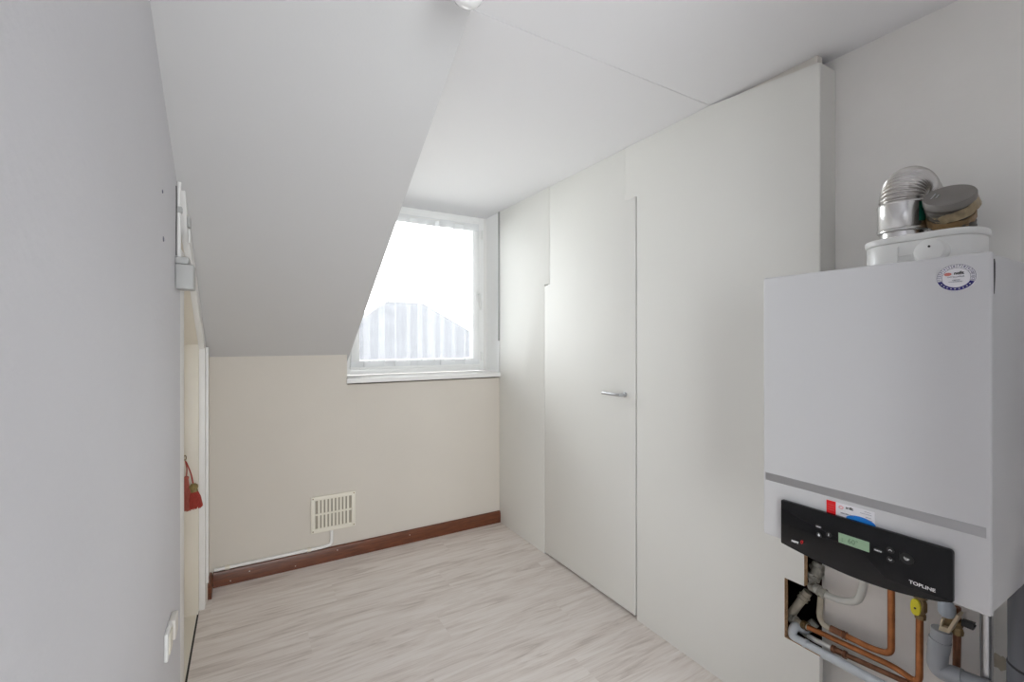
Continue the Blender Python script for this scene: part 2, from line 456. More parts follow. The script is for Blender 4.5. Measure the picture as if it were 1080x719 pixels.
# reveal board between closet and window
bm = BM()
box(bm, (XP + 0.004, YB + 0.014, 1.0), (XP + 0.08, YW + 0.1, ZC))
struct('wall_reveal', bm, 'upvc')

# wall the boiler hangs on, and the closed dark space behind the closet
bm = BM()
box(bm, (XW, REAR, 0), (XW + 0.1, 0.822, 2.5))
struct('wall_boiler', bm, 'grey_wall')
bm = BM()
box(bm, (2.15, 0.4, 0), (2.25, 3.4, 2.5))
box(bm, (XW + 0.1, 0.35, 0), (2.25, 0.45, 2.5))
box(bm, (XP + TH + 0.03, 0.93, 0), (XP + TH + 0.04, YB, 2.3))
struct('wall_closet_inside', bm, 'dark_red')
# added unseen doorway wall that shades the boiler side, and added landing behind it
bm = BM()
box(bm, (0.88, -0.14, 0), (XW, -0.04, ZC)); box(bm, (XL, -0.14, 2.12), (0.88, -0.04, ZC))
struct('wall_doorway_added', bm, 'ceiling')
bm = BM()
box(bm, (-1.5, REAR, 0), (-1.4, -0.04, ZC)); box(bm, (-1.4, -0.14, 0), (XL - 0.12, -0.04, ZC)); box(bm, (-1.5, REAR - 0.15, 0), (RX0, REAR, 2.5)); box(bm, (RX1, REAR - 0.15, 0), (2.3, REAR, 2.5))
box(bm, (RX0, REAR - 0.15, 0), (RX1, REAR, RZ0)); box(bm, (RX0, REAR - 0.15, RZ1), (RX1, REAR, 2.5))
struct('wall_rear', bm, 'plaster')
# outside faces that keep the roof space dark
bm = BM()
box(bm, (-0.65, 1.3, 0), (-0.6, 3.4, 1.3)); box(bm, (-0.6, 1.3, 0), (XL - 0.12, 1.35, 2.25)); prism(bm, [(-0.64, YS - 0.2, 1.2), (-0.64, YS, ZC), (-0.64, 3.3, zs(3.3)), (-0.64, 3.3, 1.1)], (0.03, 0, 0)); box(bm, (-1.0, 3.3, 0), (0.42, 3.4, 1.25))

struct('wall_eaves', bm, 'trim_cream')

# ------------------------------------------------------------------ skirting boards
def skirting(bm, a, b, out, h=0.083, t=0.018):
    a, b, out = Vector(a), Vector(b), Vector(out)
    up = Vector((0, 0, 1))
    prof = [(0, 0), (t, 0), (t, h * 0.8), (t * 0.75, h * 0.95), (t * 0.4, h), (0, h)]
    prism(bm, [a + out * p + up * q for p, q in prof], b - a)
bm = BM(); skirting(bm, (-0.154, YB - 0.001, 0), (XP, YB - 0.001, 0), (0, -1, 0)); struct('baseboard_back', bm, 'skirting')
bm = BM(); skirting(bm, (-0.172, YJ + 0.125, 0), (-0.172, YB - 0.001, 0), (1, 0, 0), t=0.017); struct('baseboard_left', bm, 'skirting')
bm = BM()
for q in ((0.02, 0.020), (0.09, 0.05), (0.27, 0.02), (0.45, 0.06), (0.80, 0.055)):
    lathe(bm, (-0.10 + q[0] * 1.3, YB - 0.0188, q[1]), (0, -1, 0), [(0, 0), (0, 0.003), (0.0012, 0.0022), (0.0014, 0)], 10)
o = obj('screw_heads', bm, 'cream_plastic', bpy.data.objects['baseboard_back'])

# ------------------------------------------------------------------ window sill, casement, handle
bm = BM()
box(bm, (0.540, YB - 0.028, 1.080), (XP - 0.001, YB + 0.0, 1.112), 0.003)
box(bm, (XD, YB - 0.003, 1.082), (XP + 0.003, YW + 0.01, 1.112))
struct('window_sill', bm, 'trim_white')
WX0, WX1, WZ0, WZ1 = XD + 0.004, 1.608, 1.114, 2.300
def ring_frame(bm, x0, x1, z0, z1, wd, y0, y1, bev=0.003):
    box(bm, (x0, y0, z0), (x0 + wd, y1, z1), bev); box(bm, (x1 - wd, y0, z0), (x1, y1, z1), bev)
    box(bm, (x0 + wd * 0.98, y0, z0), (x1 - wd * 0.98, y1, z0 + wd), bev); box(bm, (x0 + wd * 0.98, y0, z1 - wd), (x1 - wd * 0.98, y1, z1), bev)
bm = BM(); ring_frame(bm, WX0, WX1, WZ0, WZ1, 0.042, YW - 0.01, YW + 0.07)
win = struct('window_1', bm, 'upvc')
bm = BM(); ring_frame(bm, WX0 + 0.036, WX1 - 0.036, WZ0 + 0.036, WZ1 - 0.036, 0.062, YW - 0.028, YW + 0.045, 0.005)
obj('sash', bm, 'upvc', win)
bm = BM(); box(bm, (WX0 + 0.09, YW + 0.01, WZ0 + 0.09), (WX1 - 0.09, YW + 0.016, WZ1 - 0.09)); obj('pane', bm, 'glass', win)
bm = BM()
hx, hzw = 1.548, 1.655
box(bm, (hx - 0.014, YW - 0.038, hzw - 0.005), (hx + 0.014, YW - 0.028, hzw + 0.075), 0.004)
tube(bm, round_path([(hx, YW - 0.034, hzw + 0.045), (hx, YW - 0.072, hzw + 0.045), (hx, YW - 0.075, hzw - 0.075)], 0.02), 0.009, 14)
obj('window_handle', bm, 'white_plastic', win)
bm = BM()
lathe(bm, (WX1 - 0.02, YW - 0.026, 1.19), (0, 0, 1), [(0, 0), (0, 0.007), (0.07, 0.007), (0.07, 0)], 14)
lathe(bm, (WX1 - 0.02, YW - 0.026, 2.13), (0, 0, 1), [(0, 0), (0, 0.007), (0.07, 0.007), (0.07, 0)], 14)
obj('hinge', bm, 'white_plastic', win)
# added landing window, out of view, lets in the fill daylight
bm = BM(); ring_frame(bm, RX0, RX1, RZ0, RZ1, 0.05, REAR - 0.10, REAR - 0.04); box(bm, (-0.15, REAR - 0.10, RZ0 + 0.04), (-0.10, REAR - 0.04, RZ1 - 0.04), 0.003)
win2 = struct('window_added_fill', bm, 'upvc')
bm = BM(); box(bm, (RX0 + 0.04, REAR - 0.075, RZ0 + 0.04), (RX1 - 0.04, REAR - 0.07, RZ1 - 0.04)); obj('pane', bm, 'glass', win2)
# net curtain on a thin rod
CX0, CX1, CZ0, CZ1, CY = 0.625, 1.502, 1.168, 2.232, YW - 0.052
cur = thing('net_curtain', 'sheer white net curtain hanging in pleats in front of the dormer window', 'curtain', (1.06, CY, CZ0))
def sheet(bm, z0, z1, nz, amp, dy=0.0):
    nx = 260; rows = []
    for j in range(nz + 1):
        t = j / nz; row = []
        z = z0 + (z1 - z0) * t
        for i in range(nx + 1):
            s_ = i / nx
            ph = 2 * PI * (4.9 * s_ + 0.05 * math.sin(9 * s_ + 1))
            down = 1.0 - 0.45 * (z - CZ0) / (CZ1 - CZ0)
            y = CY + dy + amp * down * math.sin(ph) + 0.0015 * math.sin(21 * s_ + 3 * t)
            x = CX0 + (CX1 - CX0) * s_ - 0.037 * (1 + 0.25 * math.sin(13 * s_)) * math.sin(ph * 2)
            row.append(bm.verts.new((x, y, z)))
        rows.append(row)
    for j in range(nz):
        for i in range(nx):
            f = bm.faces.new((rows[j][i], rows[j][i+1], rows[j+1][i+1], rows[j+1][i])); f.smooth = True
bm = BM(); sheet(bm, CZ0 + 0.034, CZ1 - 0.05, 10, 0.017); obj('curtain_fabric', bm, 'net', cur, sharp=0)
bm = BM(); sheet(bm, CZ0, CZ0 + 0.035, 2, 0.0173); obj('hem', bm, 'net_dense', cur, sharp=0)
bm = BM(); sheet(bm, CZ1 - 0.052, CZ1 + 0.004, 2, 0.0065); obj('heading_tape', bm, 'net_dense', cur, sharp=0)
bm = BM(); tube(bm, [(CX0 - 0.01, CY, CZ1 - 0.006), (CX1 + 0.01, CY, CZ1 - 0.006)], 0.004, 10); obj('curtain_rod', bm, 'white_plastic', cur)

# ------------------------------------------------------------------ low door in the left wall
bm = BM()
dpts = [(2.0, 0.012), (YJ, 0.012), (YJ, zs(YJ) - 0.09), (2.0, zs(2.0) - 0.09)]
prism(bm, [(-0.262, y, z) for y, z in dpts], (-0.035, 0, 0), bev=0.002)
d2 = struct('door_2', bm, 'door_cream')
bm = BM()      # lock plate with key
kp = Vector((-0.262, 2.640, 0.815))
box(bm, (-0.2625, kp.y - 0.018, kp.z - 0.06), (-0.259, kp.y + 0.018, kp.z + 0.06), 0.001)
obj('lock_plate', bm, 'brass', d2)
# far jamb and threshold, head, casing (architrave)
bm = BM()
box(bm, (-0.30, YJ, 0), (XL + 0.0005, YJ + 0.05, zs(YJ) - 0.085), 0.001)
prism(bm, [(-0.30, 2.004, zs(2.0) - 0.085), (-0.30, YJ + 0.05, zs(YJ + 0.05) - 0.085), (-0.30, YJ + 0.05, zs(YJ + 0.05) - 0.05), (-0.30, 2.004, zs(2.0) - 0.05)], (0.097, 0, 0))
struct('trim_3', bm, 'door_cream')
bm = BM()
box(bm, (-0.36, 2.0, -0.02), (XL - 0.006, YJ, 0.002))
struct('trim_4', bm, 'door_cream')
bm = BM(); box(bm, (XL - 0.0055, 1.0, -0.01), (XL + 0.002, YJ + 0.03, 0.0006)); struct('trim_5', bm, 'dark')
bm = BM()      # casing: near upright, far upright, slanted head
box(bm, (XL - 0.05, 2.004, 0), (XL - 0.0005, 2.125, zs(2.1) - 0.09), 0.001)
box(bm, (XL, YJ + 0.035, 0), (XL + 0.025, YJ + 0.118, zs(YJ + 0.118) - 0.03), 0.002)
prism(bm, [(XL, 1.93, zs(1.93) - 0.004), (XL, YJ + 0.118, zs(YJ + 0.118) - 0.004), (XL, YJ + 0.118, zs(YJ + 0.118) - 0.085), (XL, 1.985, zs(1.985) - 0.085)], (0.022, 0, 0), bev=0.002)
box(bm, (XL + 0.025, YJ + 0.10, 0.10), (XL + 0.036, YJ + 0.118, zs(YJ + 0.118) - 0.03), 0.001)
struct('trim_6', bm, 'trim_white')

# tassels hanging from the key
def tassel(name, label, top, head, end, rad, m_skirt, m_head, hr):
    top, head, end = Vector(top), Vector(head), Vector(end)
    t = thing(name, label, 'tassel', top, 'tassels on the door key')
    ax = (end - head).normalized(); L = (end - head).length
    bm = BM(); tube(bm, smooth_path([top, (top + head) / 2 + Vector((0.004, 0, 0)), head]), 0.0028, 8); obj('cord', bm, m_skirt, t)
    bm = BM(); lathe(bm, head - ax * hr * 0.6, ax, [(0, 0), (0.001, hr * 0.5), (hr * 0.5, hr * 0.95), (hr, hr), (hr * 1.6, hr * 0.75), (hr * 1.9, hr * 0.85), (hr * 2.2, hr * 0.8), (hr * 2.2, 0)], 20); obj('tassel_head', bm, m_head, t)
    bm = BM()
    n = 44
    for k in range(n):
        a = 2 * PI * k / n; ring = 1.0 if k % 2 else 0.72
        u = ax.orthogonal().normalized(); v = ax.cross(u)
        d = u * math.cos(a) + v * math.sin(a)
        jit = random.uniform(-0.004, 0.004)
        tube(bm, [head + ax * hr * 1.2 + d * hr * 0.55 * ring, head + ax * L * 0.55 + d * rad * 0.85 * ring, head + ax * (L + jit) + d * rad * ring], 0.0026, 6)
    lathe(bm, head + ax * hr, ax, [(0, 0), (0.002, hr * 0.6), (L * 0.5, rad * 0.72), (L - hr - 0.004, rad * 0.86), (L - hr - 0.004, 0)], 20)
    obj('fringe', bm, m_skirt, t)
keytop = Vector((-0.246, 2.62, 0.783))
tassel('tassel', 'faded red tassel, the left and longer one hanging from the key', keytop, (-0.243, 2.62, 0.705), (-0.237, 2.615, 0.552), 0.016, 'tassel_faded', 'tassel_faded', 0.011)
tassel('tassel', 'bright red tassel with a gold knotted head, the right and shorter one on the key', keytop + Vector((0.003, -0.004, -0.004)), (-0.211, 2.578, 0.672), (-0.200, 2.572, 0.572), 0.024, 'tassel_red', 'gold', 0.018)
bm = BM()
tube(bm, [(-0.259, 2.64, 0.79), (-0.252, 2.62, 0.79)], 0.003, 10)
tube(bm, [Vector((-0.2475, 2.62, 0.797)) + Vector((0.0045 * math.cos(a * PI / 8), 0.0, 0.011 * math.sin(a * PI / 8))) for a in range(17)], 0.0022, 8)
tag(obj('key', bm, 'brass'), 'small brass key in the low door that both tassels hang from', 'key')

# grey-white box over the corner of the doorway, its cable and its clip
jb = thing('junction_box', 'small grey plastic box fixed above the near corner of the low doorway', 'junction box', (-0.178, 1.89, 1.522))
bm = BM(); box(bm, (XL + 0.0005, 1.862, 1.520), (-0.152, 1.935, 1.604), 0.005, 3); obj('box_body', bm, 'box_grey', jb)
bm = BM(); box(bm, (XL + 0.0005, 1.866, 1.605), (-0.166, 1.93, 1.628), 0.004); obj('box_lid', bm, 'box_grey', jb)
bm = BM()
tube(bm, round_path([(XL + 0.007, 1.90, 1.630), (XL + 0.007, 1.90, 1.800), (XL + 0.010, 1.88, 1.880)], 0.02), 0.0055, 12)
cab = tag(obj('cable_conduit', bm, 'trim_white'), 'thin white conduit rising from the small grey box to the sloping ceiling', 'conduit')
bm = BM(); box(bm, (XL + 0.0005, 1.888, 1.78), (XL + 0.016, 1.912, 1.80), 0.002); obj('saddle_clip', bm, 'box_grey', cab)
bm = BM(); tube(bm, smooth_path([(XL + 0.003, 1.868, 1.632), (XL + 0.003, 1.866, 1.72), (XL + 0.003, 1.872, 1.80), (XL + 0.003, 1.868, 1.862)]), 0.0013, 8)
tag(obj('cable', bm, 'print_dark'), 'thin dark cable beside the white conduit above the small grey box', 'cable')
cb = thing('door_sensor', 'small pale two-part sensor block on the slanted door casing above the grey box', 'sensor', (-0.17, 1.99, 1.77))
bm = BM(); box(bm, (XL + 0.0225, 1.975, 1.752), (-0.172, 2.01, 1.790), 0.003); obj('sensor_body', bm, 'box_grey', cb)
bm = BM(); box(bm, (XL + 0.0225, 2.0, 1.70), (-0.174, 2.03, 1.751), 0.003); obj('sensor_magnet', bm, 'trim_white', cb)

# wall socket on the left wall and two plugged screw holes
so = thing('wall_socket', 'white wall socket low on the left plaster wall', 'socket', (XL, 1.69, 0.43))
bm = BM(); box(bm, (XL + 0.0003, 1.625, 0.425), (XL + 0.010, 1.705, 0.505), 0.003, 3); obj('frame_plate', bm, 'white_plastic', so)
bm = BM(); box(bm, (XL + 0.0098, 1.638, 0.438), (XL + 0.0135, 1.692, 0.492), 0.002); obj('rocker', bm, 'cream_plastic', so)
bm = BM(); box(bm, (XL + 0.0003, 1.712, 0.438), (XL + 0.018, 1.775, 0.498), 0.004, 3); obj('plug_box', bm, 'trim_cream', so)
for (y, z, r, lab) in ((1.612, 1.636, 0.008, 'dark screw hole in the left plaster wall beside the grey box, the lower of two'), (1.595, 1.766, 0.0055, 'dark screw hole high in the left plaster wall, the upper of two')):
    bm = BM(); lathe(bm, (XL + 0.0003, y, z), (1, 0, 0), [(0, 0), (0, r), (0.002, r * 0.8), (0.0008, r * 0.45), (0.0005, 0)], 14)
    tag(obj('wall_plug', bm, 'print_grey'), lab, 'wall plug', 'screw holes in the left wall')

# ------------------------------------------------------------------ vent grille on the back wall and its conduit
GX0, GX1, GZ0, GZ1 = 0.336, 0.594, 0.186, 0.404
gr = thing('vent_grille', 'cream slotted vent grille on the beige wall below the window', 'vent grille', ((GX0 + GX1) / 2, YB, GZ0))
bm = BM()
yb, yf = YB - 0.001, YB - 0.014
fw = 0.024
box(bm, (GX0, yf, GZ0), (GX0 + fw, yb, GZ1), 0.003); box(bm, (GX1 - fw, yf, GZ0), (GX1, yb, GZ1), 0.003)
box(bm, (GX0 + fw * 0.9, yf, GZ0), (GX1 - fw * 0.9, yb, GZ0 + fw), 0.003); box(bm, (GX0 + fw * 0.9, yf, GZ1 - fw), (GX1 - fw * 0.9, yb, GZ1), 0.003)
box(bm, (GX0 + fw, yf + 0.001, (GZ0 + GZ1) / 2 - 0.005), (GX1 - fw, yb, (GZ0 + GZ1) / 2 + 0.005))
obj('grille_frame', bm, 'cream_plastic', gr)
bm = BM(); box(bm, (GX0 + fw * 0.8, yb - 0.003, GZ0 + fw * 0.8), (GX1 - fw * 0.8, yb, GZ1 - fw * 0.8)); obj('grille_backing', bm, 'slot_shade', gr)  # darker colour stands for the shaded hole behind the slats
pitch = (GX1 - GX0 - 2 * fw) / 10.0
for k in range(9):
    xx = GX0 + fw + pitch * (k + 1)
    bm = BM(); prism(bm, [(xx - 0.0065, yf + 0.002, GZ0 + fw), (xx + 0.0045, yf + 0.001, GZ0 + fw), (xx + 0.0065, yb - 0.003, GZ0 + fw), (xx - 0.002, yb - 0.003, GZ0 + fw)], (0, 0, GZ1 - GZ0 - 2 * fw)); obj('slat', bm, 'cream_plastic', gr)
for sx in (GX0 + 0.011, GX1 - 0.011):
    for sz in (GZ0 + 0.011, GZ1 - 0.011):
        bm = BM(); lathe(bm, (sx, yf, sz), (0, -1, 0), [(-0.001, 0), (-0.001, 0.004), (0.001, 0.0035), (0.0015, 0)], 12); obj('screw', bm, 'brass', gr)
bm = BM()
pc = YB - 0.012; xk = 0.452
tube(bm, round_path([(xk, pc, GZ0 + 0.0), (xk, pc, 0.100), (xk - 0.05, pc, 0.0945), (-0.150, pc, 0.0945)], 0.05, 10), 0.0095, 14)
cd = tag(obj('wall_conduit', bm, 'trim_white'), 'thin white conduit running from the vent grille along the top of the brown skirting', 'conduit')
for xx in (0.315, -0.10):
    bm = BM(); tube(bm, [(xx, pc, 0.0945), (xx + 0.022, pc, 0.0945)], 0.0118, 14); box(bm, (xx, pc, 0.084), (xx + 0.022, YB - 0.001, 0.105)); obj('conduit_clip', bm, 'cream_plastic', cd)

# ------------------------------------------------------------------ lamp on the ceiling
lx, ly = 0.467, 1.012
lp = thing('ceiling_light', 'white bulb in a plain white holder on the ceiling at the top edge', 'ceiling light', (lx, ly, ZC))
bm = BM(); lathe(bm, (lx, ly, ZC - 0.0005), (0, 0, -1), [(0, 0), (0, 0.036), (0.006, 0.038), (0.016, 0.030), (0.022, 0.021), (0.044, 0.019), (0.048, 0.0)], 32); obj('lamp_holder', bm, 'white_plastic', lp)
bm = BM(); lathe(bm, (lx, ly, ZC - 0.042), (0, 0, -1), [(0, 0.013), (0.014, 0.015), (0.030, 0.026), (0.048, 0.036), (0.062, 0.040), (0.074, 0.039), (0.084, 0.034), (0.092, 0.025), (0.097, 0.013), (0.0985, 0)], 32); obj('bulb', bm, 'opal', lp)

# ================================================================== THE BOILER
BX, BY0, BY1, BZ0, BZ1 = 1.24, 0.290, 0.740, 0.814, 1.522
R_, U_ = (0, -1, 0), (0, 0, 1)
boiler = thing('boiler', 'white wall-hung central heating boiler with a black control panel', 'boiler', (1.47, 0.515, BZ0))
bm = BM(); box(bm, (BX + 0.022, BY0 + 0.003, BZ0 + 0.002), (1.7065, BY1 - 0.004, BZ1 - 0.003), 0.004, 2); obj('casing', bm, 'boiler', boiler)
# front cover with a recess for the silver strip
SZ0, SZ1 = 0.965, 0.9855
bm = BM()
box(bm, (BX, BY0, BZ0), (BX + 0.015, BY1, BZ1), 0.006, 4)
obj('front_cover', bm, 'boiler', boiler)
bm = BM(); box(bm, (BX + 0.015, BY0 + 0.006, BZ0 + 0.01), (BX + 0.022, BY1 - 0.008, BZ1 - 0.008)); obj('gasket', bm, 'boiler', boiler)
bm = BM(); box(bm, (BX - 0.0006, BY0 + 0.008, SZ0), (BX + 0.003, BY1 - 0.007, SZ1), 0.0004, 1); obj('silver_strip', bm, 'silver', boiler)
bm = BM(); prism(bm, [(BX + 0.0155, BY0 + 0.0004, 1.440), (BX + 0.0215, BY0 + 0.0004, 1.475), (BX + 0.0215, BY0 + 0.0004, 1.500), (BX + 0.0165, BY0 + 0.0004, 1.508)], (0, 0.005, 0)); obj('cover_gap', bm, 'black', boiler)

# control panel
CP = BX - 0.013
bm = BM()
top = 0.926; ya, yb_ = 0.343, 0.684
pts = []
def rc(cy, cz, a0, a1, r, n=5):
    for k in range(n + 1):
        a = math.radians(a0 + (a1 - a0) * k / n); pts.append((BX - 0.0005, cy + r * math.cos(a), cz + r * math.sin(a)))
rc(yb_ - 0.003, top - 0.003, 0, 90, 0.003); rc(ya + 0.007, top - 0.007, 90, 180, 0.007); rc(ya + 0.004, 0.824, 180, 250, 0.004)
for k in range(1, 15):
    t = k / 15; y = ya + (yb_ - ya) * t
    z = 0.820 - 0.022 * math.sin(PI * t ** 0.85) + (0.811 - 0.820) * t
    pts.append((BX - 0.0005, y, z))
rc(yb_ - 0.003, 0.814, 300, 360, 0.003)
prism(bm, pts, (CP - BX + 0.0005, 0, 0), bev=0.002)
pan = obj('control_panel', bm, 'black_gloss', boiler)
def sub(name, bm, m): 
    return obj(name, bm, m, pan)
FX = CP - 0.0002
def onp(u, v): return PX(u, v, CP)
def disc(bm, c, ry, rz, t=0.0012, x=None, seg=28):
    x = FX if x is None else x
    prism(bm, [(x, c.y + ry * math.cos(2*PI*k/seg), c.z + rz * math.sin(2*PI*k/seg)) for k in range(seg)], (-t, 0, 0))
# display
d0, d1, d2_, d3 = onp(884.4, 561.5), onp(917, 571.5), onp(916, 582), onp(884.6, 571.5)
dz0 = (d2_.z + d3.z) / 2; dz1 = (d0.z + d1.z) / 2
bm = BM(); box(bm, (FX - 0.0008, d1.y, dz0), (FX + 0.002, d0.y, dz1), 0.0003, 1); sub('display', bm, 'lcd')
def lab(body, u, v, size, m='print_white', sq=1.0, name='lettering', x=None, par=None, bold=0.0):
    p = PX(u, v, CP if x is None else BX)
    xx = (FX - 0.0006) if x is None else x
    return text(name, body, size, (xx, p.y, p.z), R_, U_, m, par or pan, 'CENTER', sq, bold)
o = text('display_digits', '60°', 0.0155, (FX - 0.0011, (d0.y + d1.y) / 2 + 0.001, (dz0 + dz1) / 2 - 0.001), R_, U_, 'lcd_dark', pan)
o = text('display_digits', '↕ :', 0.007, (FX - 0.0011, d0.y - 0.010, (dz0 + dz1) / 2 - 0.003), R_, U_, 'lcd_dark', pan)
# keys
for (u, v, ry, rz, nm) in ((863.5, 555, 0.0072, 0.0048, 'reset_key'), (864, 564, 0.0064, 0.0064, 'service_key'), (874.3, 563.8, 0.0064, 0.0064, 'burner_key'),
                           (926.3, 580.2, 0.0088, 0.0046, 'menu_key'), (939.3, 580.0, 0.0072, 0.0066, 'up_key'), (939.3, 590, 0.0072, 0.0066, 'down_key'), (956.5, 589, 0.0125, 0.0115, 'tap_key')):
    bm = BM(); disc(bm, onp(u, v), ry, rz, 0.0014); sub(nm, bm, 'black_key')
SX = FX - 0.0015
def ktext(body, u, v, size, sq=1.0, bold=0.0):
    p = onp(u, v); text('lettering', body, size, (SX - 0.0003, p.y, p.z), R_, U_, 'print_white', pan, 'CENTER', sq, bold)
ktext('reset', 863.5, 555, 0.0052, bold=0.0001); ktext('menu', 926.3, 580.2, 0.0062, bold=0.0001)
bm = BM()
def stroke(bm, pts2, c, r=0.0007):
    """a drawn sign: points (right, up) in mm about a centre"""
    tube(bm, [Vector((SX - 0.0002, c.y - a * 0.001, c.z + b * 0.001)) for a, b in pts2], r, 6)
stroke(bm, [(-3, -1.2), (0, 1.6), (3, -1.2)], onp(939.3, 580.0), 0.0008)
sub('arrow_sign', bm, 'print_white')
bm = BM(); stroke(bm, [(-3, 1.2), (0, -1.6), (3, 1.2)], onp(939.3, 590), 0.0008); sub('arrow_sign', bm, 'print_white')
bm = BM(); c_ = onp(956.5, 589)
stroke(bm, [(-4.2, 2.2), (-3.6, -0.5), (-2, -2.2), (0.5, -2.6), (2.6, -1.6), (3.4, 0.2), (5.0, 0.6)], c_, 0.0010); stroke(bm, [(-1.5, 2.2), (-0.4, 0.2), (1.4, -0.2), (2.6, 1.8)], c_, 0.0008); stroke(bm, [(-4.8, 2.4), (-3.2, 2.4)], c_, 0.0008)
sub('tap_sign', bm, 'print_white')
bm = BM(); c_ = onp(864, 564); lathe(bm, (SX + 0.0001, c_.y, c_.z - 0.0004), (-1, 0, 0), [(0, 0), (0, 0.0026), (0.0004, 0.0024), (0.0005, 0)], 16); stroke(bm, [(-0.6, 1.5), (-0.2, 3.6), (0.5, 1.6)], c_, 0.0010); sub('flame_sign', bm, 'print_white')
bm = BM(); c_ = onp(874.3, 563.8); stroke(bm, [(0, -2.6), (0, 1.4)], c_, 0.0009); stroke(bm, [(0, 2.4), (0, 3.1)], c_, 0.0009); sub('wrench_sign', bm, 'print_white')
bm = BM(); c_ = onp(948.8, 586); box(bm, (FX - 0.0006, c_.y - 0.0004, c_.z - 0.009), (FX + 0.001, c_.y + 0.0004, c_.z + 0.007)); sub('divider_line', bm, 'black_key')
ktext('NEFIT', 839.0, 571.2, 0.0068, 1.0, 0.0003); ktext('TOPLINE', 972.8, 617.8, 0.0098, 1.12, 0.0002)
bm = BM(); c_ = onp(845.8, 571.3)
stroke(bm, [(-2.5, 0), (0, 4.2), (2.5, 0), (0, -4.2), (-2.5, 0)], c_, 0.0007); stroke(bm, [(0.5, -4.2), (3.4, 1.0), (2.2, 4.6)], c_, 0.0007)
sub('emblem', bm, 'print_red')

# service sticker, tucked behind the panel
st = None
bm = BM(); box(bm, (BX - 0.0012, 0.479, 0.925), (BX - 0.0004, 0.579, 0.9568)); st = obj('service_sticker', bm, 'sticker', boiler)
def ssub(name, bm, m, par=None):
    return obj(name, bm, m, par or st)
bm = BM(); box(bm, (BX - 0.0016, 0.5585, 0.925), (BX - 0.0006, 0.579, 0.9562)); ssub('red_band', bm, 'print_red')
bm = BM()
for k in range(3):
    box(bm, (BX - 0.0019, 0.561, 0.934 + 0.006 * k), (BX - 0.0012, 0.5765, 0.9345 + 0.006 * k))
ssub('band_lines', bm, 'print_pink')
bm = BM()
seg = 30; pts = [(BX - 0.0017, 0.507 + 0.030 * math.cos(PI * k / seg), 0.9245 + 0.0128 * math.sin(PI * k / seg)) for k in range(seg + 1)]
prism(bm, pts, (0.001, 0, 0)); ssub('blue_arc', bm, 'print_blue')
def stext(body, u, v, size, m, par, sq=1.0, align='CENTER', bold=0.0):
    p = PX(u, v, BX); text('lettering', body, size, (BX - 0.0017, p.y, p.z), R_, U_, m, par, align, sq, bold)
stext('nefit', 896.2, 536.2, 0.0085, 'print_dark', st, 1.0, 'CENTER', 0.0003)
stext('0800 808 10 10', 893.8, 542.3, 0.0044, 'print_grey', st, 1.0)
for i, (u, v, s_) in enumerate(((915.3, 540.2, '24/7 service'), (913.3, 541.9, 'onderhoud & storing'), (916.2, 545.9, 'vakmensen'), (917.2, 548.8, 'in de buurt'))):
    stext(s_, u, v, 0.0026, 'print_grey', st, 1.0)
bm = BM(); c_ = PX(887.3, 534.8, BX)
tube(bm, [Vector((BX - 0.0014, c_.y + 0.0045 * math.cos(a * PI / 10), c_.z + 0.0030 * math.sin(a * PI / 10))) for a in range(21)], 0.0006, 6); ssub('emblem', bm, 'print_red')

# round inspection sticker
rcn = Vector((BX - 0.0004, 0.3415, 1.4765)); RY, RZ = 0.0305, 0.0272
bm = BM(); disc(bm, rcn, RY, RZ, 0.0006, BX - 0.0002, 48); rs = obj('inspection_sticker', bm, 'sticker', boiler)
def arc_band(bm, r0, r1, a0, a1, n=24, x=BX - 0.0008, t=0.0004):
    def q(r, a): return (x, rcn.y - RY * r * math.cos(math.radians(a)), rcn.z + RZ * r * math.sin(math.radians(a)))
    pts = [q(r1, a0 + (a1 - a0) * k / n) for k in range(n + 1)] + [q(r0, a1 - (a1 - a0) * k / n) for k in range(n + 1)]
    prism(bm, pts, (-t, 0, 0))
bm = BM(); arc_band(bm, 0.74, 0.97, 197, 337); ssub('navy_band', bm, 'print_navy', rs)
bm = BM()
arc_band(bm, 0.96, 0.985, -20, 195, 40); arc_band(bm, 0.70, 0.72, -20, 195, 40)
for k in range(13):
    a = -20 + 215 * k / 12; arc_band(bm, 0.71, 0.97, a - 0.9, a + 0.9, 1)
ssub('month_ring', bm, 'print_grey', rs)
for k in range(12):
    a = math.radians(-20 + 215 * (k + 0.5) / 12)
    rr = 0.84
    ra = Vector((0, -math.sin(a), -math.cos(a))); ua = Vector((0, -math.cos(a), math.sin(a)))
    text('lettering', str(12 - k), 0.0062, (BX - 0.0012, rcn.y - RY * rr * math.cos(a), rcn.z + RZ * rr * math.sin(a)), ra, ua, 'print_navy', rs, 'CENTER')
for (dy, dz, s_, size, m_) in ((-0.0045, 0.0085, 'nefit', 0.0085, 'print_dark'), (0.000, 0.0012, 'INSTALLATEUR', 0.0038, 'print_grey'), (0, -0.005, 'volgende', 0.0034, 'print_grey'), (0.001, -0.0085, 'onderhoudsbeurt', 0.0030, 'print_grey')):
    text('lettering', s_, size, (BX - 0.0012, rcn.y + dy, rcn.z + dz), R_, U_, m_, rs, 'CENTER', 1.0, 0.0002 if m_ == 'print_dark' else 0)
bm = BM()
for k in range(9):
    a = math.radians(212 + 110 * k / 8)
    box(bm, (BX - 0.0014, rcn.y - RY * 0.855 * math.cos(a) - 0.0011, rcn.z + RZ * 0.855 * math.sin(a) - 0.0007), (BX - 0.0011, rcn.y - RY * 0.855 * math.cos(a) + 0.0011, rcn.z + RZ * 0.855 * math.sin(a) + 0.0007))
ssub('band_print', bm, 'print_white', rs)
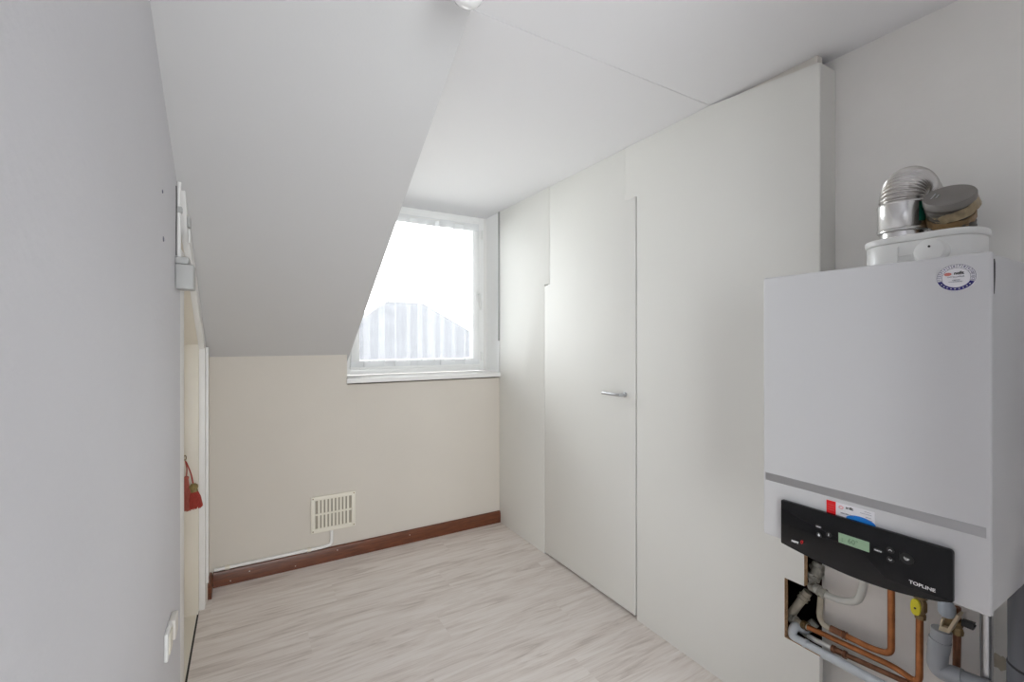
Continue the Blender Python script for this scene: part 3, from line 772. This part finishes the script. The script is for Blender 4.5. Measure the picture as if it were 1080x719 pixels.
bm = BM(); disc(bm, Vector((0, rcn.y + 0.0125, rcn.z + 0.0075)), 0.0058, 0.0033, 0.0004, BX - 0.0008, 24); ssub('emblem', bm, 'print_pink', rs)

# ------------------------------------------------------------------ flue box on top, elbow, taped cap
fb = thing('flue_box', 'white oval flue box with a lipped lid on top of the boiler', 'flue box', (1.475, 0.47, BZ1))
def stadium(bm, x0, x1, y0, y1, z0, z1, bev, n=14, rfar=None, rn=0.012):
    pts = []
    r = (x1 - x0) / 2; cx = (x0 + x1) / 2
    cy = y1 - r
    for k in range(n + 1):
        a = PI * k / n; pts.append((cx + r * math.cos(a), cy + r * math.sin(a), z0))
    for k in range(5):
        a = PI + PI / 2 * k / 4; pts.append((x0 + rn + rn * math.cos(a), y0 + rn + rn * math.sin(a), z0))
    for k in range(5):
        a = 1.5 * PI + PI / 2 * k / 4; pts.append((x1 - rn + rn * math.cos(a), y0 + rn + rn * math.sin(a), z0))
    prism(bm, pts, (0, 0, z1 - z0), bev=bev)
bm = BM(); stadium(bm, 1.404, 1.548, 0.354, 0.584, BZ1 + 0.0005, 1.592, 0.001, rn=0.060); obj('box_body', bm, 'white_plastic', fb)
bm = BM(); stadium(bm, 1.400, 1.552, 0.350, 0.588, 1.5925, 1.609, 0.004, rn=0.062); obj('box_lid', bm, 'white_plastic', fb)
bm = BM(); lathe(bm, (1.405, 0.428, 1.556), (-1, 0, 0.15), [(0, 0), (0, 0.031), (0.016, 0.031), (0.024, 0.027), (0.029, 0.016), (0.030, 0)], 28); obj('test_plug', bm, 'white_plastic', fb)
bm = BM(); lathe(bm, (1.3765, 0.426, 1.5685), (-1, 0, 0.25), [(-0.002, 0), (-0.002, 0.0024), (0.0016, 0.0024), (0.002, 0)], 12); obj('plug_pin', bm, 'black', fb)
bm = BM(); box(bm, (1.397, 0.492, 1.530), (1.405, 0.497, 1.582), 0.001); box(bm, (1.399, 0.455, 1.558), (1.4045, 0.492, 1.562)); obj('latch', bm, 'white_plastic', fb)

ex, ey = 1.470, 0.5085
fl = thing('flue_elbow', 'shiny aluminium flue pipe with a ribbed elbow bending into the wall above the boiler', 'flue pipe', (ex, ey, 1.609))
bm = BM(); lathe(bm, (ex, ey, 1.6095), (0, 0, 1), [(0, 0), (0, 0.045), (0.016, 0.045), (0.019, 0.051), (0.022, 0.051), (0.022, 0)], 40); obj('spigot', bm, 'alu', fl)
bm = BM(); lathe(bm, (ex, ey, 1.6315), (0, 0, 1), [(0, 0), (0, 0.051), (0.003, 0.0525), (0.006, 0.051), (0.063, 0.051), (0.066, 0.052), (0.069, 0.051), (0.070, 0)], 40); obj('sleeve', bm, 'alu', fl)
bm = BM()
path = []; rad = []
zc0 = 1.7015; RB = 0.059
dirv = Vector((1, 0, 0)).normalized()
nr = 300; A_END = math.radians(118)
for k in range(nr + 1):
    a = A_END * k / nr
    path.append(Vector((ex, ey, zc0)) + dirv * RB * (1 - math.cos(a)) + Vector((0, 0, RB * math.sin(a))))
    rad.append(0.0460 + 0.0026 * math.cos(2 * PI * k / nr * 17))
tube(bm, path, 0.04, 40, radii=rad); obj('ribbed_bend', bm, 'alu_rib', fl)
end = path[-1]; dd = (path[-1] - path[-2]).normalized()
bm = BM()
Lr = (XW - 0.022 - end.x) / dd.x
pp = [end + dd * Lr * k / 160 for k in range(161)]
tube(bm, pp, 0.04, 40, radii=[0.0460 + 0.0026 * math.cos(2 * PI * k / 160 * 10) for k in range(161)]); obj('ribbed_run', bm, 'alu_rib', fl)
bm = BM(); lathe(bm, (XW - 0.0005, ey, pp[-1].z), (-1, 0, 0), [(0, 0), (0, 0.075), (0.004, 0.075), (0.008, 0.058), (0.02, 0.055), (0.02, 0)], 36); obj('wall_collar', bm, 'alu', fl)
bm = BM(); lb = Vector((ex, ey, 1.660)); 
lab_dir = (Vector((-0.25, -0.97, 0))).normalized()
def curved_patch(bm, c, r, a_mid, da, z0, z1, n=10):
    for k in range(n):
        a0 = a_mid - da + 2 * da * k / n; a1 = a_mid - da + 2 * da * (k + 1) / n
        q = [(c.x + r * math.cos(a0), c.y + r * math.sin(a0), z0), (c.x + r * math.cos(a1), c.y + r * math.sin(a1), z0), (c.x + r * math.cos(a1), c.y + r * math.sin(a1), z1), (c.x + r * math.cos(a0), c.y + r * math.sin(a0), z1)]
        bm.faces.new([bm.verts.new(p) for p in q])
curved_patch(bm, lb, 0.0517, math.atan2(-0.56, -0.235), 0.17, 1.6475, 1.6945)
bmesh.ops.solidify(bm, geom=bm.faces[:], thickness=0.0004)
obj('green_label', bm, 'green_label', fl)

# the capped second port, wrapped in tape
cp = PX(1001, 205.5, 1.44)
d = -ray(1000, 208).normalized()
rt = Vector((_c, -_s, 0)); upi = rt.cross(-d).normalized(); rt = (-d).cross(upi).normalized() * 1.0
if rt.dot(Vector((_c, -_s, 0))) < 0: rt = -rt
if upi.z < 0: upi = -upi
el = math.asin(0.47)
tl = math.radians(-15)
nim = upi * math.cos(tl) + rt * math.sin(tl)
nn = (d * math.sin(el) + nim * math.cos(el)).normalized()
cap = thing('taped_flue_cap', 'closed flue port with a grey-brown lid, wrapped in brown tape, beside the ribbed elbow', 'capped pipe', (cp.x, cp.y, 1.609))
bm = BM(); r0 = 0.0480
lathe(bm, cp - nn * 0.018, nn, [(0, 0), (0, r0 * 0.97), (0.003, r0), (0.015, r0), (0.018, r0 * 0.965), (0.0178, r0 * 0.92), (0.0172, r0 * 0.90), (0.0172, 0)], 44)
obj('lid', bm, 'cap_grey', cap)
bm = BM()
tube(bm, [cp - nn * 0.0015 + rt * -0.034 + upi * 0 - nim * 0.010 + nn * 0.0, cp - nn * 0.0015 - rt * 0.024 + nim * 0.004], 0.0012, 6); tube(bm, [cp - nn * 0.0015 - rt * 0.028 - nim * 0.012, cp - nn * 0.0015 - rt * 0.018 + nim * 0.002], 0.0012, 6)
obj('lid_creases', bm, 'steel', cap)
bm = BM()
# the wrapped body: leans from the lid down to the box
p1 = cp - nn * 0.017
base = p1 - nn * 0.060; base.z = 1.609; base.y -= 0.006
path = [p1, p1 - nn * 0.02, p1 - nn * 0.042, base + Vector((0, 0, 0.014)), base]
pp = smooth_path(path, 6)
rr = [0.0462 - 0.0105 * (i / (len(pp) - 1)) ** 1.3 + 0.0010 * math.sin(i * 2.7) for i in range(len(pp))]
tube(bm, pp, 0.05, 40, radii=rr)
obj('taped_body', bm, 'cap_dark', cap)
def band(name, h0, h1, off0, m, squ=1.0, tiltv=Vector((0, 0, 0)), a0=0, a1=360, rr_=0.0562, center=None, axis=None):
    bm = BM(); ax = (axis or nn); u = ax.orthogonal().normalized(); v = ax.cross(u); n = 60
    c0 = center if center is not None else p1
    rows = []
    for (h, r) in ((h0, rr_ - 0.004), (h0, rr_), (h1, rr_), (h1, rr_ - 0.004)):
        row = []
        for k in range(n):
            a = 2 * PI * k / n; wob = 0.0012 * math.sin(5 * a + off0) + 0.0008 * math.sin(11 * a)
            row.append(bm.verts.new(c0 + ax * (h + wob + tiltv.dot(u * math.cos(a) + v * math.sin(a))) + (u * math.cos(a) + v * math.sin(a)) * (r + 0.0006 * math.sin(17 * a + off0))))
        rows.append(row)
    for i in range(4):
        A, B = rows[i], rows[(i + 1) % 4]
        for k in range(n):
            f = bm.faces.new((A[k], A[(k+1) % n], B[(k+1) % n], B[k])); f.smooth = True
    bmesh.ops.recalc_face_normals(bm, faces=bm.faces[:])
    obj(name, bm, m, cap)
band('tape_wrap', -0.052, -0.034, 0.0, 'tape', rr_=0.0452, axis=nn)
band('tape_wrap', -0.032, -0.010, 1.4, 'tape_light', rr_=0.0468, center=p1, axis=(nn - rt * 0.30).normalized())
bm = BM(); lathe(bm, (base.x, base.y, 1.609), (0, 0, 1), [(0, 0), (0, 0.037), (0.010, 0.037), (0.012, 0.036), (0.014, 0)], 40); obj('port_ring', bm, 'cap_dark', cap)

# ================================================================== BACKING BOARD AND PIPES BELOW THE BOILER
WB = 1.711
bm = BM(); box(bm, (WB, 0.424, 0.259), (XW - 0.0005, 0.806, 1.35), 0.001)
tag(obj('backing_board', bm, 'backing'), 'off-white stained backing board on the wall below the boiler', 'board')
bm = BM()
XC = 1.668
def pipe(name, label, pts, r, m, x=XC, rnd=0.03, raw=None):
    bm = BM()
    P = [PX(q[0], q[1], q[2] if len(q) > 2 else x) for q in pts]
    tube(bm, round_path(P, rnd, 9), r, 18)
    return tag(obj(name, bm, m), label, 'pipe')
def fit(name, a, b, r, m, par, x=XC, collars=True, seg=18):
    """a coupling: a sleeve with raised collars between two photo points"""
    A = PX(a[0], a[1], a[2] if len(a) > 2 else x); B = PX(b[0], b[1], b[2] if len(b) > 2 else x)
    L = (B - A).length; bm = BM()
    prof = [(0, 0), (0, r * 0.9), (L * 0.04, r * 1.12), (L * 0.22, r * 1.12), (L * 0.27, r * 0.92), (L * 0.73, r * 0.92), (L * 0.78, r * 1.12), (L * 0.96, r * 1.12), (L, r * 0.9), (L, 0)] if collars else [(0, 0), (0, r), (L, r), (L, 0)]
    lathe(bm, A, B - A, prof, seg)
    return obj(name, bm, m, par)
# 1 white plastic pipe from the boiler into the notch
p = pipe('water_pipe', 'off-white plastic pipe curving from the boiler bottom into the upper notch', [(911.5, 583), (911.5, 617), (905, 635), (886, 633.5), (860, 621.5), (857, 616, 1.70), (856, 604, 1.70)], 0.0112, 'pipe_white', rnd=0.045)
fit('compression_nut', (870.5, 627), (863, 622), 0.0155, 'fitting_grey', p)
fit('elbow_nut', (861.5, 621, 1.675), (856, 617.5, 1.69), 0.0145, 'fitting_grey', p)
fit('valve_body', (857, 612, 1.70), (864, 594, 1.73), 0.018, 'fitting_grey', p)
fit('valve_flange', (859, 603, 1.72), (866, 600, 1.74), 0.024, 'fitting_grey', p)
# 2 copper pipe, innermost
p = pipe('copper_pipe', 'copper pipe dropping from the boiler and turning left, the upper one', [(940, 594), (940, 690), (921, 684.5), (876, 662.5)], 0.0092, 'copper', rnd=0.055)
fit('soldered_coupling', (893, 670.8), (889, 668.8), 0.0112, 'copper_dark', p)
fit('copper_sleeve', (888, 668.3), (876, 662.5), 0.0108, 'copper_dark', p, collars=False)
p2 = pipe('beige_pipe', 'beige painted pipe end bending up inside the notch behind the panel', [(876.5, 663), (869, 659), (864, 650, 1.69), (865, 638, 1.705), (865.5, 629, 1.712)], 0.0092, 'pipe_beige', rnd=0.03)
# 3 copper pipe from the gas tap
p = pipe('copper_pipe', 'copper pipe from the yellow gas tap turning left, the lower bright one', [(970, 640), (969.5, 722), (945, 704), (852, 661)], 0.0088, 'copper', rnd=0.060)
tapc = thing('gas_tap', 'brass gas tap with a yellow handle under the boiler', 'gas tap', tuple(PX(970, 652, XC)))
a_ = PX(970.5, 652, XC); b_ = PX(970.5, 623, XC)
bm = BM(); lathe(bm, a_, b_ - a_, [(0, 0), (0, 0.013), (0.012, 0.014), (0.016, 0.011), (0.026, 0.016), (0.048, 0.016), (0.056, 0.012), (0.060, 0.017), (0.076, 0.017), (0.080, 0.011), (0.095, 0.011), (0.095, 0)], 8); obj('tap_body', bm, 'brass', tapc, sharp=20)
hc = PX(965, 640.5, XC - 0.028)
bm = BM(); lathe(bm, hc + Vector((0.030, -0.002, 0)), (-1, 0, 0), [(0, 0), (0, 0.006), (0.022, 0.006), (0.022, 0)], 14); obj('tap_stem', bm, 'brass', tapc)
bm = BM()
prism(bm, [(hc.x, hc.y + 0.0115 * math.copysign(abs(math.cos(2*PI*k/28)) ** 0.8, math.cos(2*PI*k/28)), hc.z + 0.023 * math.copysign(abs(math.sin(2*PI*k/28)) ** 0.8, math.sin(2*PI*k/28))) for k in range(28)], (0.010, 0, 0), bev=0.003)
obj('tap_handle', bm, 'yellow', tapc)
bm = BM(); lathe(bm, hc + Vector((0.0005, 0, -0.002)), (-1, 0, 0), [(0, 0), (0, 0.0030), (0.0012, 0.0026), (0.0014, 0)], 12); obj('handle_screw', bm, 'black', tapc)
# brass tee in the notch
p = pipe('beige_pipe', 'beige painted pipe slanting up inside the notch from the tee', [(833, 651, 1.70), (836, 645, 1.70), (852, 624, 1.72)], 0.0145, 'pipe_beige', rnd=0.02)
fit('tee_collar', (846, 632, 1.71), (849, 628, 1.715), 0.017, 'pipe_beige', p)
p = pipe('tee_pipe', 'dirty beige tee fitting where the lower copper pipe enters the notch', [(833, 651.5, 1.69), (852.5, 661.2, 1.669)], 0.0105, 'pipe_beige', rnd=0.01)
fit('tee_nut', (835, 652.5, 1.688), (840, 655, 1.682), 0.015, 'fitting_grey', p)
fit('tee_nut', (847, 658.3, 1.675), (852, 661, 1.67), 0.013, 'brass', p)
p = pipe('elbow_fitting', 'grey elbow fitting deep inside the notch between the pipes', [(846, 668, 1.70), (852, 662, 1.715), (860, 656, 1.73)], 0.015, 'fitting_grey', rnd=0.02)
# 4 lowest copper pipe with its sleeve and white end
p = pipe('copper_pipe', 'tarnished dark copper pipe with a ribbed coupling, the lowest copper one', [(960, 721), (893, 691), (877, 683.3)], 0.0080, 'copper_dark', x=1.672, rnd=0.01)
fit('ribbed_coupling', (893.5, 691.2), (877, 683.2), 0.0108, 'copper_dark', p, x=1.672)
p = pipe('white_pipe', 'short cream plastic pipe between the dark coupling and the notch', [(877.3, 683.3, 1.672), (861, 675.5, 1.676), (853, 671, 1.69)], 0.0085, 'trim_white', rnd=0.01)
# 5 big grey drain pipe
p = pipe('drain_pipe', 'light grey plastic drain pipe running under the copper pipes', [(850, 664, 1.70), (838, 659, 1.658), (834.5, 670.5, 1.648), (851, 680, 1.648), (935, 724.5, 1.650)], 0.0145, 'pvc_light', x=1.65, rnd=0.026)
fit('socket_collar', (848.5, 678.7), (851.5, 680.3), 0.0170, 'pvc_light', p, x=1.648, collars=False)
fit('socket_collar', (843, 661.5, 1.69), (847, 663.5, 1.70), 0.0165, 'pvc', p, collars=False)

# condensate trap
XT = 1.635
tr = thing('siphon_trap', 'grey plastic siphon trap below the right side of the boiler', 'siphon', tuple(PX(994, 690, XT)))
bm = BM()
A = PX(993, 663.5, XT); B = PX(991.5, 676, XT); C = PX(990, 694, XT); D = PX(1003, 707, XT); E_ = PX(1042, 722, XT)
tube(bm, smooth_path([A, B], 2), 0.0218, 28); obj('trap_inlet', bm, 'pvc', tr)
bm = BM(); tube(bm, smooth_path([PX(991.7, 674, XT), PX(989.5, 684.5, XT)], 2), 0.0238, 28); obj('socket_ring', bm, 'pvc', tr)
bm = BM(); tube(bm, round_path([PX(989.6, 683, XT), PX(988, 706, XT), PX(1012, 714, XT)], 0.05, 10), 0.0226, 28); obj('trap_bend', bm, 'pvc', tr)
bm = BM(); tube(bm, [PX(1003, 711.2, XT), PX(1016, 716, XT)], 0.0240, 28); obj('socket_ring', bm, 'pvc', tr)
bm = BM(); tube(bm, [PX(1014, 715, XT), PX(1046, 727, XT)], 0.0205, 28); obj('outlet_pipe', bm, 'pvc', tr)
bm = BM(); c0 = PX(998.5, 643, XT)
lathe(bm, Vector((c0.x, c0.y, c0.z + 0.026)), (0, 0, -1), [(0, 0), (0, 0.013), (0.008, 0.015), (0.014, 0.0185), (0.034, 0.0185), (0.042, 0.014), (0.046, 0.007), (0.046, 0)], 28)
tag(obj('condensate_outlet', bm, 'pvc_mid'), 'rounded blue-grey condensate outlet just below the boiler above the tan clip', 'outlet')
bm = BM()
q = [PX(u, v, XT - 0.010) for u, v in ((989.5, 664.5), (1001, 668), (1012, 650), (1008.5, 648), (999.5, 662.5), (992.5, 660.5), (995, 653), (992.5, 652))]
prism(bm, q, (0.034, 0, 0), bev=0.0012)
clp = tag(obj('pipe_clip', bm, 'tan'), 'tan plastic clip with a slanted arm between the outlet and the siphon', 'clip')
bm = BM(); q = [PX(u, v, XT + 0.006) for u, v in ((993.5, 651), (1006, 652), (1000, 664), (991.8, 661))]; prism(bm, q, (0.016, 0, 0)); obj('clip_plate', bm, 'brass', clp)
p = pipe('copper_pipe', 'copper pipe rising behind the grey siphon trap', [(1007, 735), (1009, 700), (1009.5, 664), (1009.5, 640)], 0.0085, 'copper_dark', x=1.688, rnd=0.03)
bv = thing('filling_valve', 'brass valve with a black handle right of the siphon trap', 'valve', tuple(PX(1009.5, 660, 1.68)))
bm = BM(); a_ = PX(1009, 668, 1.680); lathe(bm, a_, (0, 0, 1), [(0, 0), (0, 0.014), (0.010, 0.0155), (0.020, 0.012), (0.030, 0.0155), (0.040, 0.013), (0.040, 0)], 8); obj('valve_body', bm, 'brass', bv, sharp=20)
bm = BM(); tube(bm, [PX(1009, 656, 1.672), PX(1016, 656.5, 1.655)], 0.006, 12); obj('valve_stem', bm, 'brass', bv)
bm = BM()
q = [PX(u, v, 1.64) for u, v in ((1014, 653.5), (1027.5, 657.8), (1026.5, 660.5), (1028, 661.5), (1026, 665), (1013, 659.5))]
prism(bm, q, (0.016, 0, 0), bev=0.002); obj('lever', bm, 'black', bv)
# steel pipe and thin tube
p = pipe('steel_pipe', 'straight shiny steel pipe hanging below the right corner of the boiler', [(1041.5, 640), (1041.5, 760)], 0.0115, 'steel', x=1.655)
p = pipe('thin_tube', 'thin grey tube beside the shiny steel pipe', [(1035.3, 640), (1035.3, 690), (1036.5, 760)], 0.0035, 'pvc', x=1.69)
# big dark duct
XDk = 1.60
cc = PX(1099, 660, XDk)
dk = thing('waste_stack', 'dark grey vertical waste pipe at the right edge below the boiler', 'waste pipe', (cc.x, cc.y, 0.0))
bm = BM(); tube(bm, [(cc.x, cc.y, 0.0), (cc.x, cc.y, 0.578)], 0.0565, 40); obj('lower_pipe', bm, 'pvc_dark', dk)
bm = BM(); tube(bm, [(cc.x, cc.y, 0.583), (cc.x, cc.y, 0.812)], 0.0550, 40); obj('upper_pipe', bm, 'pvc_dark', dk)
bm = BM(); tube(bm, [(cc.x, cc.y, 0.5785), (cc.x, cc.y, 0.5828)], 0.0553, 40); obj('joint_seal', bm, 'rubber', dk)
# hole stain on the wall
bm = BM(); c_ = PX(1054, 698, XW)
prism(bm, [(XW - 0.001, c_.y + (0.016 + 0.004 * math.sin(3 * k)) * math.cos(2*PI*k/18), c_.z + (0.020 + 0.004 * math.cos(2 * k)) * math.sin(2*PI*k/18)) for k in range(18)], (0.0008, 0, 0))
tag(obj('wall_stain', bm, 'pipe_beige'), 'brown rough patch on the wall right of the shiny steel pipe', 'stain')

# ================================================================== OUTSIDE
bm = BM(); box(bm, (-30, 4, -5.6), (40, 60, -5.5)); o = struct('ground_outside', bm, 'ground')
def house(name, label, x0, x1, y0, y1, zf, ze, zr, rx0, rx1, chim):
    h = thing(name, label, 'house', ((x0 + x1) / 2, (y0 + y1) / 2, -5.5), 'houses seen through the window')
    bm = BM(); box(bm, (x0, y0, -5.5), (x1, y1, ze)); obj('wall', bm, 'house_wall', h)
    bm = BM(); ym = (y0 + y1) / 2; e = 0.35
    A = [bm.verts.new(q) for q in ((x0 - e, y0 - e, ze), (x1 + e, y0 - e, ze), (x1 + e, y1 + e, ze), (x0 - e, y1 + e, ze), (rx0, ym, zr), (rx1, ym, zr))]
    for q in ((0, 1, 5, 4), (1, 2, 5), (2, 3, 4, 5), (3, 0, 4), (3, 2, 1, 0)): bm.faces.new([A[i] for i in q])
    obj('roof', bm, 'roof', h)
    if chim:
        bm = BM(); box(bm, (chim - 0.3, ym - 0.3, zr - 0.5), (chim + 0.3, ym + 0.3, zr + 0.35), 0.02); obj('chimney', bm, 'house_wall', h)
    for k in range(3):
        xx = x0 + (x1 - x0) * (k + 0.5) / 3
        bm = BM(); box(bm, (xx - 0.5, y0 - 0.04, ze - 2.0), (xx + 0.5, y0 + 0.02, ze - 0.7), 0.01); obj('house_window', bm, 'pvc_dark', h)
house('house', 'pale house with a dark hipped roof faintly seen through the net curtain', 1.2, 6.2, 11.0, 16.0, 0, 0.75, 2.50, 3.6, 4.7, 0)
house('house', 'second lower house right of the hipped roof, faint behind the curtain', 6.9, 13.0, 13.0, 19.0, 0, 0.6, 2.35, 9.0, 11.0, 0)
